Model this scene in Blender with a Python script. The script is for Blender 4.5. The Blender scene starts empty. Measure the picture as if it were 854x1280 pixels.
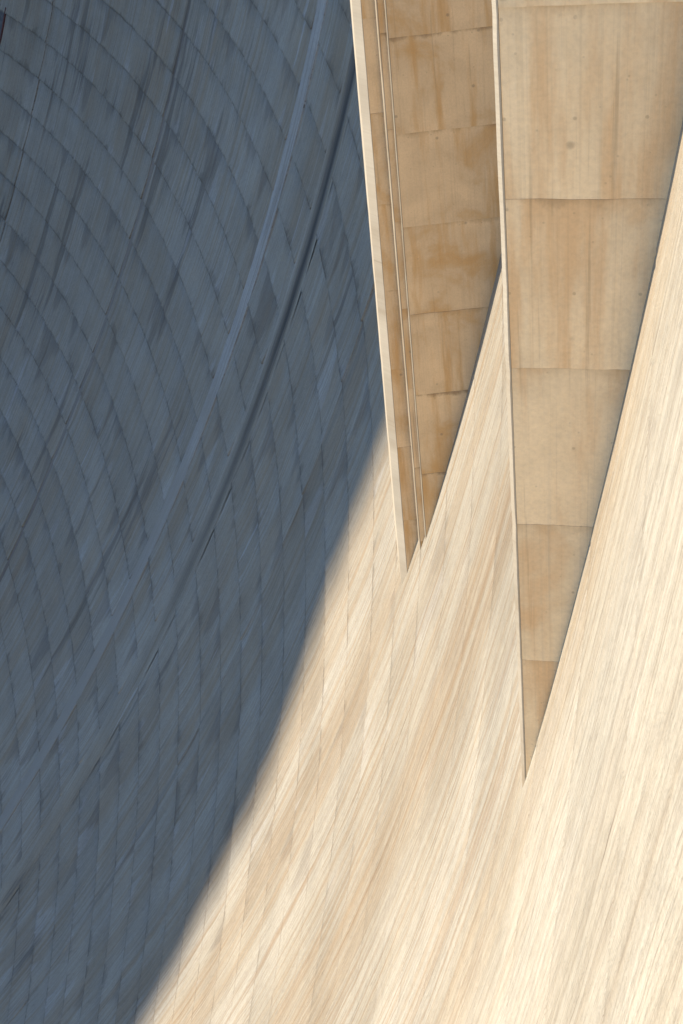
import bpy, math, random
from math import sin, cos, radians, exp, sqrt, hypot
from mathutils import Vector, Matrix, noise as mnoise

random.seed(7)
scene = bpy.context.scene
COL = scene.collection

# ------------------------------------------------------------------ camera
R0 = 140.0                                   # radius of the downstream face near the crest (m)
YAW, PIT, ROL = 0.324487, 0.702156, -0.134239
F = Vector((-sin(YAW) * cos(PIT), cos(YAW) * cos(PIT), -sin(PIT)))
Rr = F.cross(Vector((0, 0, 1))).normalized()
U = Rr.cross(F)
R2 = cos(ROL) * Rr + sin(ROL) * U
U2 = -sin(ROL) * Rr + cos(ROL) * U
cam = bpy.data.cameras.new('camera')
cam.sensor_fit = 'VERTICAL'
cam.sensor_height = 36.0
cam.lens = 36.0 * 1779.9 / 1280.0
cam.clip_start = 0.1
cam.clip_end = 3000
camo = bpy.data.objects.new('camera', cam)
COL.objects.link(camo)
camo.matrix_world = Matrix((
    (R2.x, U2.x, -F.x, R0 + 0.331), (R2.y, U2.y, -F.y, 0.0), (R2.z, U2.z, -F.z, 6.1168), (0, 0, 0, 1)))
scene.camera = camo

# ------------------------------------------------------------------ sky and sun
SUN_EL, SUN_PHI = radians(36.0), radians(-5.0)
S = Vector((-cos(SUN_PHI) * cos(SUN_EL), -sin(SUN_PHI) * cos(SUN_EL), sin(SUN_EL)))   # towards the sun
world = bpy.data.worlds.new('World')
scene.world = world
world.use_nodes = True
wn = world.node_tree
bg = wn.nodes['Background']
sky = wn.nodes.new('ShaderNodeTexSky')
sky.sky_type = 'NISHITA'
sky.sun_disc = False
sky.sun_elevation = SUN_EL
sky.sun_rotation = math.atan2(S.x, S.y)
sky.altitude = 400
sky.air_density = 1.0
sky.dust_density = 0.0
sky.ozone_density = 5.6
wn.links.new(sky.outputs[0], bg.inputs[0])
bg.inputs[1].default_value = 0.13
sl = bpy.data.lights.new('sun', 'SUN')
sl.energy = 4.9
sl.angle = radians(0.6)
sl.color = (1.0, 0.86, 0.66)
so = bpy.data.objects.new('sun', sl)
COL.objects.link(so)
so.rotation_euler = S.to_track_quat('Z', 'Y').to_euler()
so.location = S * 300
scene.view_settings.view_transform = 'Standard'
scene.view_settings.look = 'None'
scene.view_settings.gamma = 1.0
scene.view_settings.use_curve_mapping = False
scene.view_settings.exposure = 0.78
scene.render.engine = 'CYCLES'
scene.cycles.max_bounces = 8
scene.cycles.diffuse_bounces = 6

# ------------------------------------------------------------------ helpers
def tag(o, label=None, cat=None, group=None, kind=None):
    if label: o['label'] = label
    if cat: o['category'] = cat
    if group: o['group'] = group
    if kind: o['kind'] = kind
    return o

def mesh_obj(name, verts, faces, mat, parent=None, uvs=None, smooth=False, uv2=None):
    me = bpy.data.meshes.new(name)
    me.from_pydata(verts, [], faces)
    for nm, src in (('fall', uvs), ('cell', uv2)):
        if src is not None:
            l = me.uv_layers.new(name=nm)
            for lp in me.loops:
                l.data[lp.index].uv = src[lp.vertex_index]
    me.materials.append(mat)
    if smooth:
        for f in me.polygons: f.use_smooth = True
    me.update()
    o = bpy.data.objects.new(name, me)
    COL.objects.link(o)
    if parent: o.parent = parent
    return o

def empty(name, loc=(0, 0, 0)):
    o = bpy.data.objects.new(name, None)
    COL.objects.link(o)
    o.location = loc
    return o

class NT:
    """small node-graph builder"""
    def __init__(self, name):
        self.mat = bpy.data.materials.new(name)
        self.mat.use_nodes = True
        self.t = self.mat.node_tree
        self.b = self.t.nodes['Principled BSDF']
        self.b.inputs['Specular IOR Level'].default_value = 0.13
    def n(self, typ, **kw):
        nd = self.t.nodes.new(typ)
        for k, v in kw.items(): setattr(nd, k, v)
        return nd
    def put(self, sock, v):
        if v is None: return
        if hasattr(v, 'is_output') or isinstance(v, bpy.types.NodeSocket): self.t.links.new(v, sock)
        else: sock.default_value = v
    def math(self, op, a, b=None, c=None, clamp=False):
        nd = self.n('ShaderNodeMath', operation=op, use_clamp=clamp)
        self.put(nd.inputs[0], a); self.put(nd.inputs[1], b); self.put(nd.inputs[2], c)
        return nd.outputs[0]
    def comb(self, x, y, z=0.0):
        nd = self.n('ShaderNodeCombineXYZ')
        for s, v in zip(nd.inputs, (x, y, z)): self.put(s, v)
        return nd.outputs[0]
    def noise(self, vec, scale=1.0, detail=3.0, rough=0.5, dist=0.0):
        nd = self.n('ShaderNodeTexNoise')
        self.put(nd.inputs['Vector'], vec)
        nd.inputs['Scale'].default_value = scale
        nd.inputs['Detail'].default_value = detail
        nd.inputs['Roughness'].default_value = rough
        nd.inputs['Distortion'].default_value = dist
        return nd.outputs[0]
    def smooth(self, v, a, b, lo=0.0, hi=1.0):
        nd = self.n('ShaderNodeMapRange', interpolation_type='SMOOTHSTEP')
        self.put(nd.inputs[0], v)
        nd.inputs[1].default_value = a; nd.inputs[2].default_value = b
        nd.inputs[3].default_value = lo; nd.inputs[4].default_value = hi
        return nd.outputs[0]
    def mix(self, fac, a, b, mode='MIX'):
        nd = self.n('ShaderNodeMix', data_type='RGBA', blend_type=mode)
        self.put(nd.inputs[0], fac)
        for s, v in ((nd.inputs[6], a), (nd.inputs[7], b)):
            if isinstance(v, tuple): s.default_value = (*v, 1.0)
            else: self.put(s, v)
        return nd.outputs[2]
    def bump(self, h, strength, dist, normal=None):
        nd = self.n('ShaderNodeBump')
        nd.inputs['Strength'].default_value = strength
        nd.inputs['Distance'].default_value = dist
        self.put(nd.inputs['Height'], h)
        if normal is not None: self.put(nd.inputs['Normal'], normal)
        return nd.outputs[0]

# ------------------------------------------------------------------ materials
def wall_material(name, base=(0.465, 0.425, 0.35), cream=(0.505, 0.475, 0.41), tan=(0.42, 0.32, 0.215), patch=1.0, tinted=None):
    m = NT(name)
    uv = m.n('ShaderNodeUVMap', uv_map='fall').outputs[0]
    cell = m.n('ShaderNodeUVMap', uv_map='cell').outputs[0]
    sx = m.n('ShaderNodeSeparateXYZ'); m.put(sx.inputs[0], uv)
    cx = m.n('ShaderNodeSeparateXYZ'); m.put(cx.inputs[0], cell)
    u, v = sx.outputs[0], sx.outputs[1]
    cv = cx.outputs[1]
    rnd = m.n('ShaderNodeObjectInfo').outputs['Random']
    zr = m.math('MULTIPLY', rnd, 37.0)
    mott = m.noise(m.comb(u, v, 3.0), 0.30, 5, 0.6)
    worn = m.smooth(u, 12.0, 30.0, 0.25, 1.0)                    # pours by the piers are cleaner
    uw = m.math('ADD', u, m.math('MULTIPLY', mott, 0.45))       # runs are not ruler-straight
    def run(ku, kv, z, det=4, rough=0.58):
        return m.noise(m.comb(m.math('MULTIPLY', uw, ku), m.math('MULTIPLY', v, kv), z), 1, det, rough)
    broad = run(0.30, 0.022, m.math('MULTIPLY', rnd, 0.35), 3)
    mid = run(2.6, 0.05, 3.1, 3)
    fine = run(10.0, 0.12, 8.0, 6, 0.74)
    hair = run(42.0, 0.30, 5.0, 3, 0.65)
    grain = m.noise(m.comb(u, m.math('MULTIPLY', v, 0.5), 0.0), 8.0, 4, 0.7)
    c = m.mix(m.smooth(broad, 0.42, 0.64), base, cream)
    c = m.mix(m.math('MULTIPLY', m.smooth(broad, 0.50, 0.34), 0.40), c, tan)
    c = m.mix(m.math('MULTIPLY', m.smooth(mid, 0.50, 0.68), m.smooth(u, 5.0, 15.0, 0.22, 0.58)), c, tan)
    c = m.mix(m.math('MULTIPLY', m.smooth(mid, 0.47, 0.32), 0.45), c, cream)
    # runs that start at a pour joint and die out down the lift
    pd = m.math('SUBTRACT', run(0.35, 0.02, zr, 3, 0.5), m.math('MULTIPLY', cv, 0.14))
    c = m.mix(m.math('MULTIPLY', m.smooth(pd, 0.55, 0.60), m.math('MULTIPLY', worn, 0.34 * patch)), c, (0.17, 0.14, 0.12))
    pl = m.math('SUBTRACT', run(0.6, 0.02, m.math('ADD', zr, 90.0), 2, 0.5), m.math('MULTIPLY', m.math('SUBTRACT', 1.0, cv), 0.13))
    c = m.mix(m.math('MULTIPLY', m.smooth(pl, 0.60, 0.64), m.math('MULTIPLY', worn, 0.5 * patch)), c, (0.58, 0.565, 0.535))
    # long dark scrapes and pale mineral runs on the far part of the face
    far_ = m.smooth(u, 34.0, 46.0)
    c = m.mix(m.math('MULTIPLY', m.smooth(run(0.45, 0.045, 33.0, 4, 0.6), 0.575, 0.66), m.math('MULTIPLY', far_, 0.55)), c, (0.15, 0.13, 0.115))
    c = m.mix(m.math('MULTIPLY', m.smooth(run(1.0, 0.06, 57.0, 3, 0.55), 0.665, 0.70), m.math('MULTIPLY', far_, 0.7)), c, (0.58, 0.565, 0.54))
    # jagged dirt hanging on the joint line, only along some stretches
    jn = m.noise(m.comb(m.math('MULTIPLY', u, 1.3), m.math('MULTIPLY', v, 0.8), 2.0), 1, 4, 0.72)
    jd = m.math('SUBTRACT', m.math('ADD', jn, m.math('MULTIPLY', m.math('SUBTRACT', mott, 0.5), 1.3)), m.math('MULTIPLY', m.math('SUBTRACT', 1.0, cv), 1.1))
    c = m.mix(m.math('MULTIPLY', m.smooth(jd, 0.46, 0.66), m.math('MULTIPLY', worn, 0.36 * patch)), c, (0.15, 0.13, 0.11))
    # a thin dirty line along the joint, widened to paint in the ledge's shaded side
    ln = m.math('MAXIMUM', m.smooth(cv, 0.945, 0.99), m.smooth(cv, 0.018, 0.0))
    c = m.mix(m.math('MULTIPLY', ln, m.math('MULTIPLY', m.smooth(jn, 0.34, 0.62), m.math('MULTIPLY', worn, 0.6 * patch))), c, (0.17, 0.14, 0.11))
    # fine striations, hairlines and dark specks drawn out down the face
    c = m.mix(m.smooth(fine, 0.42, 0.66, 0.0, 0.38), c, (0.22, 0.175, 0.13))
    c = m.mix(m.math('MULTIPLY', m.smooth(hair, 0.52, 0.66), 0.34), c, (0.18, 0.14, 0.10))
    # crisp brown water runs, thickest below the piers
    wr = m.math('MULTIPLY', m.smooth(u, 5.0, 10.0), m.smooth(u, 34.0, 26.0))
    c = m.mix(m.math('MULTIPLY', m.smooth(run(4.2, 0.05, 71.0, 4, 0.65), 0.54, 0.60), m.math('MULTIPLY', wr, 0.42 * patch)), c, (0.30, 0.205, 0.125))
    spk = run(17.0, 0.8, 4.0, 4)
    c = m.mix(m.math('MULTIPLY', m.smooth(spk, 0.645, 0.72), 0.7), c, (0.11, 0.085, 0.065))
    c = m.mix(m.smooth(grain, 0.40, 0.72, 0.0, 0.22), c, (0.23, 0.20, 0.17))
    # pour to pour difference; the face turns darker past the right pier and again further out
    val = m.math('MULTIPLY', m.math('ADD', 0.935, m.math('MULTIPLY', rnd, 0.12)), m.smooth(m.math('ADD', u, m.math('MULTIPLY', mott, 8.0)), 7.0, 20.0, 1.0, 0.75))
    val = m.math('MULTIPLY', val, m.smooth(mott, 0.30, 0.70, 1.06, 0.93))
    val = m.math('MULTIPLY', val, m.smooth(m.math('ADD', u, m.math('MULTIPLY', broad, 30.0)), 75.0, 125.0, 1.04, 0.86))
    c = m.mix(1.0, c, m.comb(val, val, val), 'MULTIPLY')
    if tinted: c = m.mix(m.math('MULTIPLY', cv, m.smooth(mid, 0.25, 0.5, 0.6, 0.95), clamp=True), c, tinted)  # cell.y blends in a second colour
    m.put(m.b.inputs['Base Color'], c)
    m.b.inputs['Roughness'].default_value = 0.93
    h = m.math('MULTIPLY_ADD', grain, 0.9, fine)
    if patch: h = m.math('MULTIPLY_ADD', jn, m.math('MULTIPLY', worn, 1.3), h)     # rougher, chipped pours beyond the piers
    m.put(m.b.inputs['Normal'], m.bump(h, 1.0, 0.05))
    return m.mat

def pier_material(name, base, stain, amount, dirt=0.6):
    m = NT(name)
    uv = m.n('ShaderNodeUVMap', uv_map='fall').outputs[0]
    cell = m.n('ShaderNodeUVMap', uv_map='cell').outputs[0]
    sx = m.n('ShaderNodeSeparateXYZ'); m.put(sx.inputs[0], uv)
    cx = m.n('ShaderNodeSeparateXYZ'); m.put(cx.inputs[0], cell)
    u, v, cv = sx.outputs[0], sx.outputs[1], cx.outputs[1]
    rnd = m.n('ShaderNodeObjectInfo').outputs['Random']
    zr = m.math('MULTIPLY', rnd, 37.0)
    big = m.noise(m.comb(u, v, zr), 0.9, 5, 0.6, 0.3)
    run = m.noise(m.comb(m.math('MULTIPLY', u, 3.2), m.math('MULTIPLY', v, 0.35), zr), 1, 5, 0.6)
    thin = m.noise(m.comb(m.math('MULTIPLY', u, 15.0), m.math('MULTIPLY', v, 0.35), 4.0), 1, 4, 0.6)
    grain = m.noise(m.comb(u, v, 0.0), 26.0, 5, 0.65)
    pit = m.n('ShaderNodeTexVoronoi', feature='F1'); m.put(pit.inputs['Vector'], m.comb(u, v, zr)); pit.inputs['Scale'].default_value = 2.1
    pits = m.n('ShaderNodeTexVoronoi', feature='F1'); m.put(pits.inputs['Vector'], m.comb(u, v, 3.0)); pits.inputs['Scale'].default_value = 9.0
    c = m.mix(m.smooth(big, 0.35, 0.68), base, tuple(min(1, x * 1.22) for x in base))
    c = m.mix(m.math('MULTIPLY', m.smooth(run, 0.46, 0.68), amount), c, stain)
    c = m.mix(m.math('MULTIPLY', m.smooth(big, 0.46, 0.30), amount * 0.9), c, stain)
    c = m.mix(m.math('MULTIPLY', m.smooth(thin, 0.60, 0.75), 0.22), c, (0.62, 0.55, 0.45))
    c = m.mix(m.math('MULTIPLY', m.smooth(thin, 0.40, 0.28), 0.30), c, (0.30, 0.20, 0.12))
    # rusty dirt under each pour joint, uneven
    dj = m.math('SUBTRACT', m.noise(m.comb(m.math('MULTIPLY', u, 2.6), m.math('MULTIPLY', v, 1.4), zr), 1, 5, 0.7), m.math('MULTIPLY', cv, 2.2))
    c = m.mix(m.math('MULTIPLY', m.smooth(dj, 0.30, 0.62), dirt), c, (0.44, 0.29, 0.15))
    dk = m.math('ADD', dj, m.math('MULTIPLY', m.math('SUBTRACT', rnd, 0.95), 0.6))
    c = m.mix(m.math('MULTIPLY', m.smooth(dk, 0.28, 0.55), dirt), c, (0.20, 0.12, 0.065))
    c = m.mix(m.math('MULTIPLY', m.smooth(pit.outputs['Distance'], 0.085, 0.035), 0.45), c, (0.20, 0.15, 0.11))
    c = m.mix(m.math('MULTIPLY', m.smooth(pits.outputs['Distance'], 0.10, 0.04), 0.22), c, (0.22, 0.16, 0.11))
    # form-tie holes in two rows on each pour, some filled
    du = m.math('MULTIPLY', m.math('SUBTRACT', m.math('FRACT', m.math('DIVIDE', m.math('ADD', u, 0.13), 0.42)), 0.5), 0.42)
    for row, keep in ((0.07, 0.50), (0.68, 0.44)):
        dv = m.math('SUBTRACT', cv, row)
        dd = m.math('SQRT', m.math('ADD', m.math('MULTIPLY', du, du), m.math('MULTIPLY', dv, dv)))
        hole = m.math('MULTIPLY', m.smooth(dd, 0.016, 0.007), m.smooth(big, keep - 0.02, keep + 0.02))
        c = m.mix(m.math('MULTIPLY', hole, 0.34), c, (0.24, 0.17, 0.11))
    # faint board marks
    brd = m.noise(m.comb(m.math('MULTIPLY', u, 30.0), m.math('MULTIPLY', v, 0.12), zr), 1, 3, 0.7)
    c = m.mix(m.math('MULTIPLY', m.smooth(brd, 0.52, 0.66), 0.11), c, (0.34, 0.25, 0.17))
    c = m.mix(m.smooth(grain, 0.3, 0.75, 0.0, 0.16), c, (0.30, 0.23, 0.16))
    m.put(m.b.inputs['Base Color'], c)
    m.b.inputs['Roughness'].default_value = 0.9
    h = m.math('MULTIPLY_ADD', big, 3.0, m.math('ADD', grain, thin))
    m.put(m.b.inputs['Normal'], m.bump(h, 0.4, 0.012))
    return m.mat

def plain_material(name, col, rough=0.9, vary=0.2, scale=1.0, bump=0.05):
    m = NT(name)
    co = m.n('ShaderNodeTexCoord').outputs['Object']
    n = m.noise(co, scale, 6, 0.6)
    c = m.mix(m.smooth(n, 0.3, 0.7, 0, 1), tuple(x * (1 - vary) for x in col), tuple(min(1, x * (1 + vary)) for x in col))
    m.put(m.b.inputs['Base Color'], c)
    m.b.inputs['Roughness'].default_value = rough
    m.put(m.b.inputs['Normal'], m.bump(n, 0.6, bump))
    return m.mat

M_WALL = wall_material('streaked_dam_concrete')
M_BAND = wall_material('pale_smooth_concrete', base=(0.52, 0.50, 0.47), cream=(0.62, 0.605, 0.575), tan=(0.40, 0.37, 0.33), patch=0.0, tinted=(0.33, 0.305, 0.265))
M_GROOVE = wall_material('dark_groove_concrete', patch=0.0, tinted=(0.075, 0.075, 0.075))
M_SEAM = wall_material('brown_joint_concrete', base=(0.34, 0.30, 0.265), cream=(0.40, 0.37, 0.33), tan=(0.26, 0.20, 0.165), patch=0.0)
M_PIER1 = pier_material('tan_pier_concrete', (0.82, 0.655, 0.435), (0.77, 0.51, 0.275), 0.8, 0.3)
M_PIER2 = pier_material('rusty_pier_concrete', (0.66, 0.485, 0.295), (0.60, 0.355, 0.145), 0.85, 0.55)
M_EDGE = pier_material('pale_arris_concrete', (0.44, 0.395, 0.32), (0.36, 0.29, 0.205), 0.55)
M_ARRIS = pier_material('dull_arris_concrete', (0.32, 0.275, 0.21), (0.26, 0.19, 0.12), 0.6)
M_ROCK = plain_material('canyon_rock', (0.24, 0.17, 0.12), 0.95, 0.35, 0.08, 2.0)
M_WATER = plain_material('river_water', (0.03, 0.07, 0.06), 0.12, 0.15, 0.2, 0.05)
M_STEEL = plain_material('dark_painted_steel', (0.10, 0.10, 0.105), 0.6, 0.2, 3.0, 0.002)
M_RED = plain_material('rusty_red_steel', (0.10, 0.045, 0.04), 0.7, 0.2, 3.0, 0.002)

# ------------------------------------------------------------------ shape of the dam face
def g_raw(d):
    return 0.163911 * d + 0.01029813 * d * d / 2 - 0.311356e-4 * d ** 3 / 6 + 0.078185 * exp(-max(-2.0, min(50.0, (d + 4) / 6)))
def face_r(z):
    d = -z
    if d <= 75: return R0 - g_raw(d)
    return R0 - g_raw(75) - 0.55 * (d - 75)
def slope(z):
    return (face_r(z + 0.05) - face_r(z - 0.05)) / 0.1      # dr/dz
_s = {}
ZT = 4.4
def fall_len(z):                                            # length down the face from the crest
    k = round(z, 2)
    if k not in _s:
        n = 60; acc = 0.0
        for i in range(n):
            zz = ZT + (z - ZT) * (i + 0.5) / n
            acc += sqrt(1 + slope(zz) ** 2) * (ZT - z) / n
        _s[k] = acc
    return _s[k]
def face_pt(th, z, out=0.0):
    """point on the face, pushed 'out' metres along its outward normal (downstream and up)"""
    sl_ = slope(z); q = 1 / sqrt(1 + sl_ * sl_)
    r = face_r(z) - out * q
    zz = z + out * sl_ * q
    return Vector((r * cos(th), r * sin(th), zz))

# ------------------------------------------------------------------ the dam wall (backing mass) and its pour blocks
DEEP = 0.40
zs = [4.4, 3, 1.5] + [-1.5 * i for i in range(0, 52)] + [-82, -95, -110, -126]
ths = [radians(-40 + i * 1.5) for i in range(0, 81)]
verts, uvs, faces = [], [], []
prof = len(zs) + 2
for th in ths:
    for z in zs:
        p = face_pt(th, z, -DEEP); verts.append(tuple(p)); uvs.append((th * R0, -fall_len(z)))
    for (r, z) in ((154.0, 4.4), (154.0, -126)):
        verts.append((r * cos(th), r * sin(th), z)); uvs.append((th * R0, -z))
for i in range(len(ths) - 1):
    for k in range(prof):
        a, b = i * prof + k, i * prof + (k + 1) % prof
        c_, d_ = (i + 1) * prof + (k + 1) % prof, (i + 1) * prof + k
        faces.append((a, b, c_, d_))
faces.append(tuple(reversed(range(prof)))); faces.append(tuple(range((len(ths) - 1) * prof, len(ths) * prof)))
dam = mesh_obj('dam_wall', verts, faces, M_WALL, uvs=uvs, uv2=[(0.5, 0.5)] * len(verts))
tag(dam, 'huge curved concrete dam face sweeping down from sunlit cream into blue shade', 'dam')

LIFT = 2.4
LEV = [-22.6 + LIFT * k for k in range(11, -21, -1)]         # pour joints, from just under the crest down
COLS = [(-9.0, 3.952), (3.952, 10.315), (10.317, 16.9), (16.915, 21.43), (22.37, 24.64), (25.30, 34.38), (34.62, 44.45), (44.53, 50.6), (50.63, 58.0)]
def block(t0, t1, z1, z0, k):
    """one pour: top edge at z1, bottom edge at z0; its foot stands a little proud of the block below"""
    rnd = random.Random(k * 7919 + 13)
    nu = max(4, int((t1 - t0) / 0.42)); rows = (0.0, 0.025, 0.35, 0.6, 0.76, 0.88, 0.96, 1.0); nv = 7
    off = rnd.uniform(-0.018, 0.018)
    proud = rnd.uniform(0.03, 0.105)
    tilt = rnd.uniform(-0.02, 0.02)
    gap_ = rnd.uniform(0.008, 0.022)
    vee = rnd.uniform(0.02, 0.05)
    verts, uvs, cell, faces = [], [], [], []
    for i in range(nu + 1):
        f = i / nu; th = radians(t0 + (t1 - t0) * f)
        near = min(1.0, max(0.0, (t0 + (t1 - t0) * f - 10.0) / 3.0))     # the pours beside the piers are rubbed flush
        gap = 0.002 + gap_ * near
        w0 = mnoise.noise(Vector((th * R0 * 0.9, z0 * 3.1, 1.7))) * 0.05 * (0.2 + near)
        w1 = mnoise.noise(Vector((th * R0 * 0.9, z1 * 3.1, 1.7))) * 0.05 * (0.2 + near)
        for j in range(nv + 1):
            h = rows[j]
            z = z1 - gap + w1 + (z0 + gap + w0 - z1 + gap - w1) * h
            o = near * (off + tilt * (f - 0.5) + proud * (h ** 3) - (vee if j == 0 else 0.0)) - (0.012 if j == 0 else 0.0) + 0.003 * h + mnoise.noise(Vector((th * R0 * 0.35, z * 0.8, 9.0))) * (0.004 + 0.008 * near)
            if h == 1: o += mnoise.noise(Vector((th * R0 * 1.3, z0, 5.0))) * 0.022 * near
            if i in (0, nu): o -= 0.010 * near
            verts.append(tuple(face_pt(th, z, o))); uvs.append((th * R0, -fall_len(z))); cell.append((f, h))
    for i in range(nu):
        for j in range(nv):
            a = i * (nv + 1) + j
            faces.append((a, a + 1, a + nv + 2, a + nv + 1))
    # skirt back into the wall
    rim = [i * (nv + 1) for i in range(nu + 1)] + [nu * (nv + 1) + j for j in range(1, nv + 1)]
    rim += [i * (nv + 1) + nv for i in range(nu - 1, -1, -1)] + [j for j in range(nv - 1, 0, -1)]
    n = len(rim); base = len(verts)
    for r_ in rim:
        verts.append(verts[r_]); uvs.append(uvs[r_]); cell.append(cell[r_])
    for r_ in rim:
        i, j = divmod(r_, nv + 1)
        f = i / nu; th = radians(t0 + (t1 - t0) * f); z = z1 + (z0 - z1) * rows[j]
        zin = min(max(z, z0 + 0.001 + gap_), z1 - 0.001 - gap_)
        verts.append(tuple(face_pt(th, zin, -DEEP - 0.03))); uvs.append(uvs[r_]); cell.append(cell[r_])
    nf = len(faces)
    for a in range(n):
        b = (a + 1) % n
        faces.append((base + a, base + b, base + n + b, base + n + a))
    o = mesh_obj('concrete_block', verts, faces, M_WALL, dam, uvs, True, cell)
    for fi, f in enumerate(o.data.polygons): f.use_smooth = fi < nf
    return o
cnt = 0
for (t0, t1) in COLS:
    for a, b in zip(LEV[:-1], LEV[1:]):
        block(t0, t1, a, b, cnt); cnt += 1

def strip(name, t0, t1, out, mat, crown=0.0, za=None, zb=None):
    """a continuous vertical band of the face: (t0,t1) in degrees, pushed out or recessed"""
    verts, uvs, cell, faces = [], [], [], []
    n = 90
    prof = [(0.0, -DEEP - 0.03), (0.0, out), (0.5, out + crown), (1.0, out), (1.0, -DEEP - 0.03)]
    if out < -9: prof = [(0.0, out), (0.5, out - 0.02), (1.0, out)]
    m = len(prof)
    for i in range(n + 1):
        z = (LEV[0] if za is None else za) + ((LEV[-1] if zb is None else zb) - (LEV[0] if za is None else za)) * i / n
        for (f, o) in prof:
            th = radians(t0 + (t1 - t0) * f)
            verts.append(tuple(face_pt(th, z, o + 0.006 * mnoise.noise(Vector((z, f * 3, t0)))))); uvs.append((th * R0, -fall_len(z)))
            cell.append((f, min(1.0, max(0.0, (-30.0 - z) / 14.0 + 0.9 * mnoise.noise(Vector((z * 0.35, f, 3.0)))))))
    for i in range(n):
        for j in range(m - 1):
            a = i * m + j
            faces.append((a, a + m, a + m + 1, a + 1))
    return mesh_obj(name, verts, faces, mat, dam, uvs, False, cell)
tag(strip('joint_band', 24.66, 25.28, 0.04, M_BAND, 0.015), 'smooth pale band running down the shaded face')
tag(strip('joint_seam', 34.40, 34.60, -0.02, M_SEAM), 'narrow brown seam between two columns of pours')
def groove(t0, t1):
    """a shallow hollow run down the face, dying out with depth; cell.y carries how dark its colour is"""
    verts, uvs, cell, faces = [], [], [], []
    n, m = 90, 13
    for i in range(n + 1):
        z = LEV[0] + (LEV[-1] - LEV[0]) * i / n
        k = min(1.0, max(0.0, (z + 50.0) / 22.0))
        for j in range(m):
            f = j / (m - 1); th = radians(t0 + (t1 - t0) * f)
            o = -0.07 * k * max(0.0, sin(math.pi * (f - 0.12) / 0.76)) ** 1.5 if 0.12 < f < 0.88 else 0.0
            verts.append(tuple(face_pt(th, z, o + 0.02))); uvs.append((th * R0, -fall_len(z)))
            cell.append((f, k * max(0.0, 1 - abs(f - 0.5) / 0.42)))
    for i in range(n):
        for j in range(m - 1):
            a = i * m + j
            faces.append((a, a + m, a + m + 1, a + 1))
    return mesh_obj('dark_groove', verts, faces, M_GROOVE, dam, uvs, True, cell)
tag(groove(21.42, 22.38), 'dark groove running down the shaded face')  # colour darkens towards the middle of the hollow

# parapet and roadway along the crest, above and behind the camera
def ring(name, pts, mat, parent, t0=-40, t1=80):
    verts, faces = [], []
    m = len(pts); N = 120
    for i in range(N + 1):
        th = radians(t0 + (t1 - t0) * i / N)
        for (r, z) in pts: verts.append((r * cos(th), r * sin(th), z))
    for i in range(N):
        for k in range(m):
            faces.append((i * m + k, (i + 1) * m + k, (i + 1) * m + (k + 1) % m, i * m + (k + 1) % m))
    faces.append(tuple(range(m))); faces.append(tuple(reversed(range(N * m, (N + 1) * m))))
    return mesh_obj(name, verts, faces, mat, parent, [(v[1], v[2]) for v in verts], False, [(0.5, 0.5)] * len(verts))
ring('parapet', [(141.05, 4.404), (141.02, 5.35), (140.96, 5.36), (140.96, 5.5), (141.5, 5.5), (141.5, 5.36), (141.45, 5.35), (141.45, 4.404)], M_BAND, dam)

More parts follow.
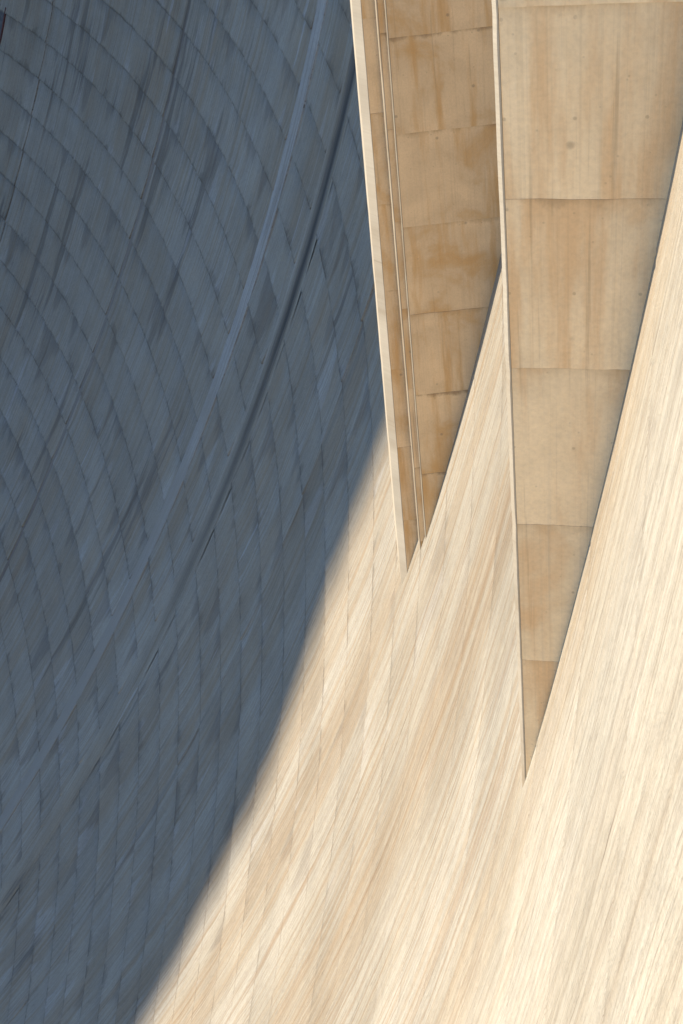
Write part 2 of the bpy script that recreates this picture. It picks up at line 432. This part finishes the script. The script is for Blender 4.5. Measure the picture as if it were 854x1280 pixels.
# ------------------------------------------------------------------ tapering piers standing out from the face
def pier(name, az, rot, shafts, joints, width, ztop, mat, label, batter=0.0, zref=0.0):
    e = Vector((cos(az + rot), sin(az + rot), 0)); n = Vector((-e.y, e.x, 0))
    o = Vector((R0 * cos(az), R0 * sin(az), 0))
    root = empty(name, o)
    tag(root, label, 'pier', 'tapering piers on the dam face')
    def P(t, nn, z): return tuple(e * t + n * (nn + batter * (min(z, -2.0) - zref)) + Vector((0, 0, z)))
    def wall_t(nn, z):
        """where the line at height z in the pier side meets the dam face"""
        R = face_r(z) ; c = o + n * (nn + batter * (min(z, -2.0) - zref)); b = c.dot(e)
        return -b + sqrt(max(0.0, b * b - (c.length_squared - R * R)))
    jr = random.Random(hash(len(label)) & 255)
    for (ta, tb, nn, ch, zbot, pmat) in shafts:
        # ta + tb*z : leaning front edge of the shaft;  nn : how far the side stands back;  ch : chamfer
        def t0(z): return ta + tb * z
        # body: chamfered prism with its side kept 6 cm behind the panels
        def sect(z):
            a = t0(z)
            return [(a, nn), (a - ch, nn + ch), (a - ch, nn + width - ch), (a, nn + width), (3.0, nn + width), (3.0, nn + 0.062), (a + 0.012, nn + 0.062), (a + 0.012, nn)]
        zl = [ztop + (zbot - ztop) * i / 110 for i in range(111)]
        verts, uvs, faces = [], [], []
        for z in zl:
            a = t0(z)
            for (t, q) in sect(z):
                wob = 0.003 * mnoise.noise(Vector((z * 1.1, q, 4.0))) + 0.0025 * mnoise.noise(Vector((z * 5.0, q * 3, 1.0))) if t < a + 0.011 else 0.0
                if wob and any(abs(z - jz) < 0.05 for jz in joints): wob += 0.004
                verts.append(P(t + wob, q, z)); uvs.append((t + q, z))
        m = 8
        for i in range(len(zl) - 1):
            for k in range(m):
                faces.append((i * m + k, i * m + (k + 1) % m, (i + 1) * m + (k + 1) % m, (i + 1) * m + k))
        faces.append(tuple(reversed(range(m)))); faces.append(tuple(range((len(zl) - 1) * m, len(zl) * m)))
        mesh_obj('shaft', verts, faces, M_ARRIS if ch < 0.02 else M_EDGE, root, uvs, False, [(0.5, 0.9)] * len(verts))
        # one panel for each pour of the side
        lv = [ztop] + [z for z in joints if z > zbot + 0.25] + [zbot - 0.3]
        N = 12
        for za, zb in zip(lv[:-1], lv[1:]):
            verts, uvs, cell, faces = [], [], [], []
            dn = jr.uniform(-0.004, 0.004); lean = jr.uniform(-0.004, 0.004)
            def edge(zz, f, s):
                if zz == ztop: return zz
                w = mnoise.noise(Vector((f * 3.0, zz * 7.0, nn * 5))) * 0.010 + mnoise.noise(Vector((f * 14.0, zz * 7.0, 3.0))) * 0.005
                return zz + w + s * 0.0007
            V = 4
            for layer in (0, 1):
                for j in range(V + 1):
                    for i in range(N + 1):
                        f = i / N; h = j / V
                        z = edge(za, f, -1) * (1 - h) + edge(zb, f, 1) * h
                        A = t0(z) + 0.014; B = max(wall_t(nn, z) + 0.25, A + 0.02)
                        t = A + (B - A) * f
                        q = nn + dn + lean * (h - 0.5) + 0.006 * mnoise.noise(Vector((t * 0.9, z * 0.9, nn)))
                        if layer == 0 and (j in (0, V)): q += 0.0012
                        if layer: q = nn + 0.061
                        verts.append(P(t, q, z)); uvs.append((t, z)); cell.append((f, h * (za - zb)))
            S_ = (V + 1) * (N + 1)
            for j in range(V):
                for i in range(N):
                    a = j * (N + 1) + i
                    faces.append((a, a + N + 1, a + N + 2, a + 1))
            for i in range(N):
                faces.append((i, i + 1, S_ + i + 1, S_ + i))
                b = V * (N + 1) + i
                faces.append((b + 1, b, S_ + b, S_ + b + 1))
            for j in range(V):
                a = j * (N + 1)
                faces.append((a + N + 1, a, S_ + a, S_ + a + N + 1))
            mesh_obj('panel', verts, faces, pmat, root, uvs, False, cell)
    return root

pier('concrete_pier', 0.0569783, 0.007253,
     [(-0.772, -0.005, 0.0, 0.027, -6.2, M_PIER1)],
     [4.2, 2.966, 1.752, 0.478, -0.936, -2.405], 4.0, 9.0, M_PIER1,
     'broad tan pier on the right tapering to a point low on the sunlit face')
pier('concrete_pier', 0.1726701, 0.101115,
     [(-3.455, 0.0098, 0.0, 0.012, -17.5, M_PIER2),
      (-3.605, 0.0088, 0.25, 0.012, -18.0, M_PIER2),
      (-3.855, 0.0142, 1.0, 0.155, -19.0, M_PIER2)],
     [-0.2, -2.0, -3.823, -5.589, -7.418, -9.293, -11.141, -13.114, -15.1], 3.6, 9.0, M_PIER2,
     'rusty orange pier with stepped front edges beside the blue shade', 0.08, -11.4)

# ------------------------------------------------------------------ canyon: river and the rock spur that throws the shade
me = [(-700, -700, -124), (700, -700, -124), (700, 700, -124), (-700, 700, -124)]
riv = mesh_obj('river', me, [(0, 1, 2, 3)], M_WATER)
tag(riv, kind='structure')

SH = [(34.0, 20.0), (32.6, -2.0), (31.4, -14.0), (31.13, -19.08), (31.22, -21.19), (31.13, -23.32), (30.39, -26.25), (29.34, -28.25), (28.14, -30.15),
      (27.44, -32.9), (26.71, -36.46), (25.55, -39.53), (24.45, -43.0), (22.2, -52.0), (20.0, -66.0), (17.0, -90.0), (16.0, -215.0)]
SX = {}
def rim_y(z):                                               # (y, z) of the shade line on the face, as a curve in z
    if z >= SH[0][1]: return SH[0][0]
    for (y0, z0), (y1, z1) in zip(SH[:-1], SH[1:]):
        if z0 >= z >= z1: return y0 + (y1 - y0) * (z0 - z) / (z0 - z1)
    return SH[-1][0]
TD = 340.0
def corner(zc):
    """corner of the spur at height zc: the shade line carried back along the sunlight"""
    z = zc - TD * S.z
    r = face_r(min(4.0, max(z, -75)))
    y = rim_y(z)
    x = sqrt(r * r - y * y)
    return Vector((x + TD * S.x, y + TD * S.y, zc))
verts, faces = [], []
NZ, NS = 70, 40
ZTOP = TD * S.z + 24
zc = [-126 + (ZTOP + 126) * i / NZ for i in range(NZ + 1)]
W = 2 * NS + 1
for i, z in enumerate(zc):
    c = corner(z)
    for k in range(-NS, NS + 1):
        f = abs(k) / NS
        dist = 220 * f ** 1.5
        d = Vector((0.55, 0.84, 0)) if k > 0 else Vector((-0.9, 0.44, 0))
        p = c + d * dist
        amp = min(1.0, dist / 12.0)
        nz = mnoise.fractal(Vector((p.x * 0.035, p.y * 0.035, z * 0.035)), 0.9, 2.1, 5)
        nrm = Vector((0.55, -0.2, 0)) if k > 0 else Vector((0, -0.3, 0))
        p = p + Vector((0.25, 0.9, 0)) * (amp * abs(nz) * 9.0) + nrm * (amp * nz * 4)
        if i > NZ - 6: p.z += mnoise.noise(Vector((p.x * 0.05, p.y * 0.05, 0))) * 6 * amp
        verts.append(tuple(p))
for i in range(NZ):
    for k in range(W - 1):
        a = i * W + k
        faces.append((a, a + 1, a + W + 1, a + W))
# top of the spur falls away behind
top0 = len(verts)
for k in range(W):
    v = verts[NZ * W + k]; verts.append((v[0] - 12, v[1] + 55, v[2] + 6))
for k in range(W - 1):
    a = NZ * W + k; faces.append((a, a + 1, top0 + k + 1, top0 + k))
spur = mesh_obj('canyon_cliff', verts, faces, M_ROCK)
tag(spur, kind='structure')

# ------------------------------------------------------------------ louvred grille at the left edge of the shaded face
gr = empty('wall_grille', face_pt(radians(48.05), -35.0))
tag(gr, 'small dark louvred grille set in the shaded face at far left', 'grille')
def box_on_face(name, t0, t1, z1, z0, o0, o1, mat):
    verts = []
    for (t, z, o) in [(t, z, o) for o in (o0, o1) for (t, z) in ((t0, z1), (t1, z1), (t1, z0), (t0, z0))]:
        verts.append(tuple(face_pt(radians(t), z, o) - gr.location))
    f = [(0, 1, 2, 3), (7, 6, 5, 4), (0, 4, 5, 1), (1, 5, 6, 2), (2, 6, 7, 3), (3, 7, 4, 0)]
    return mesh_obj(name, verts, f, mat, gr)
box_on_face('backing', 47.95, 48.35, -31.9, -34.9, 0.0, 0.05, M_STEEL)
box_on_face('frame', 47.88, 47.95, -31.8, -35.0, 0.0, 0.10, M_RED)
box_on_face('frame', 48.35, 48.43, -31.8, -35.0, 0.0, 0.10, M_STEEL)
for i in range(8):
    z = -32.05 - i * 0.36
    box_on_face('slat', 47.96, 48.34, z, z - 0.13, 0.05, 0.09, M_STEEL)
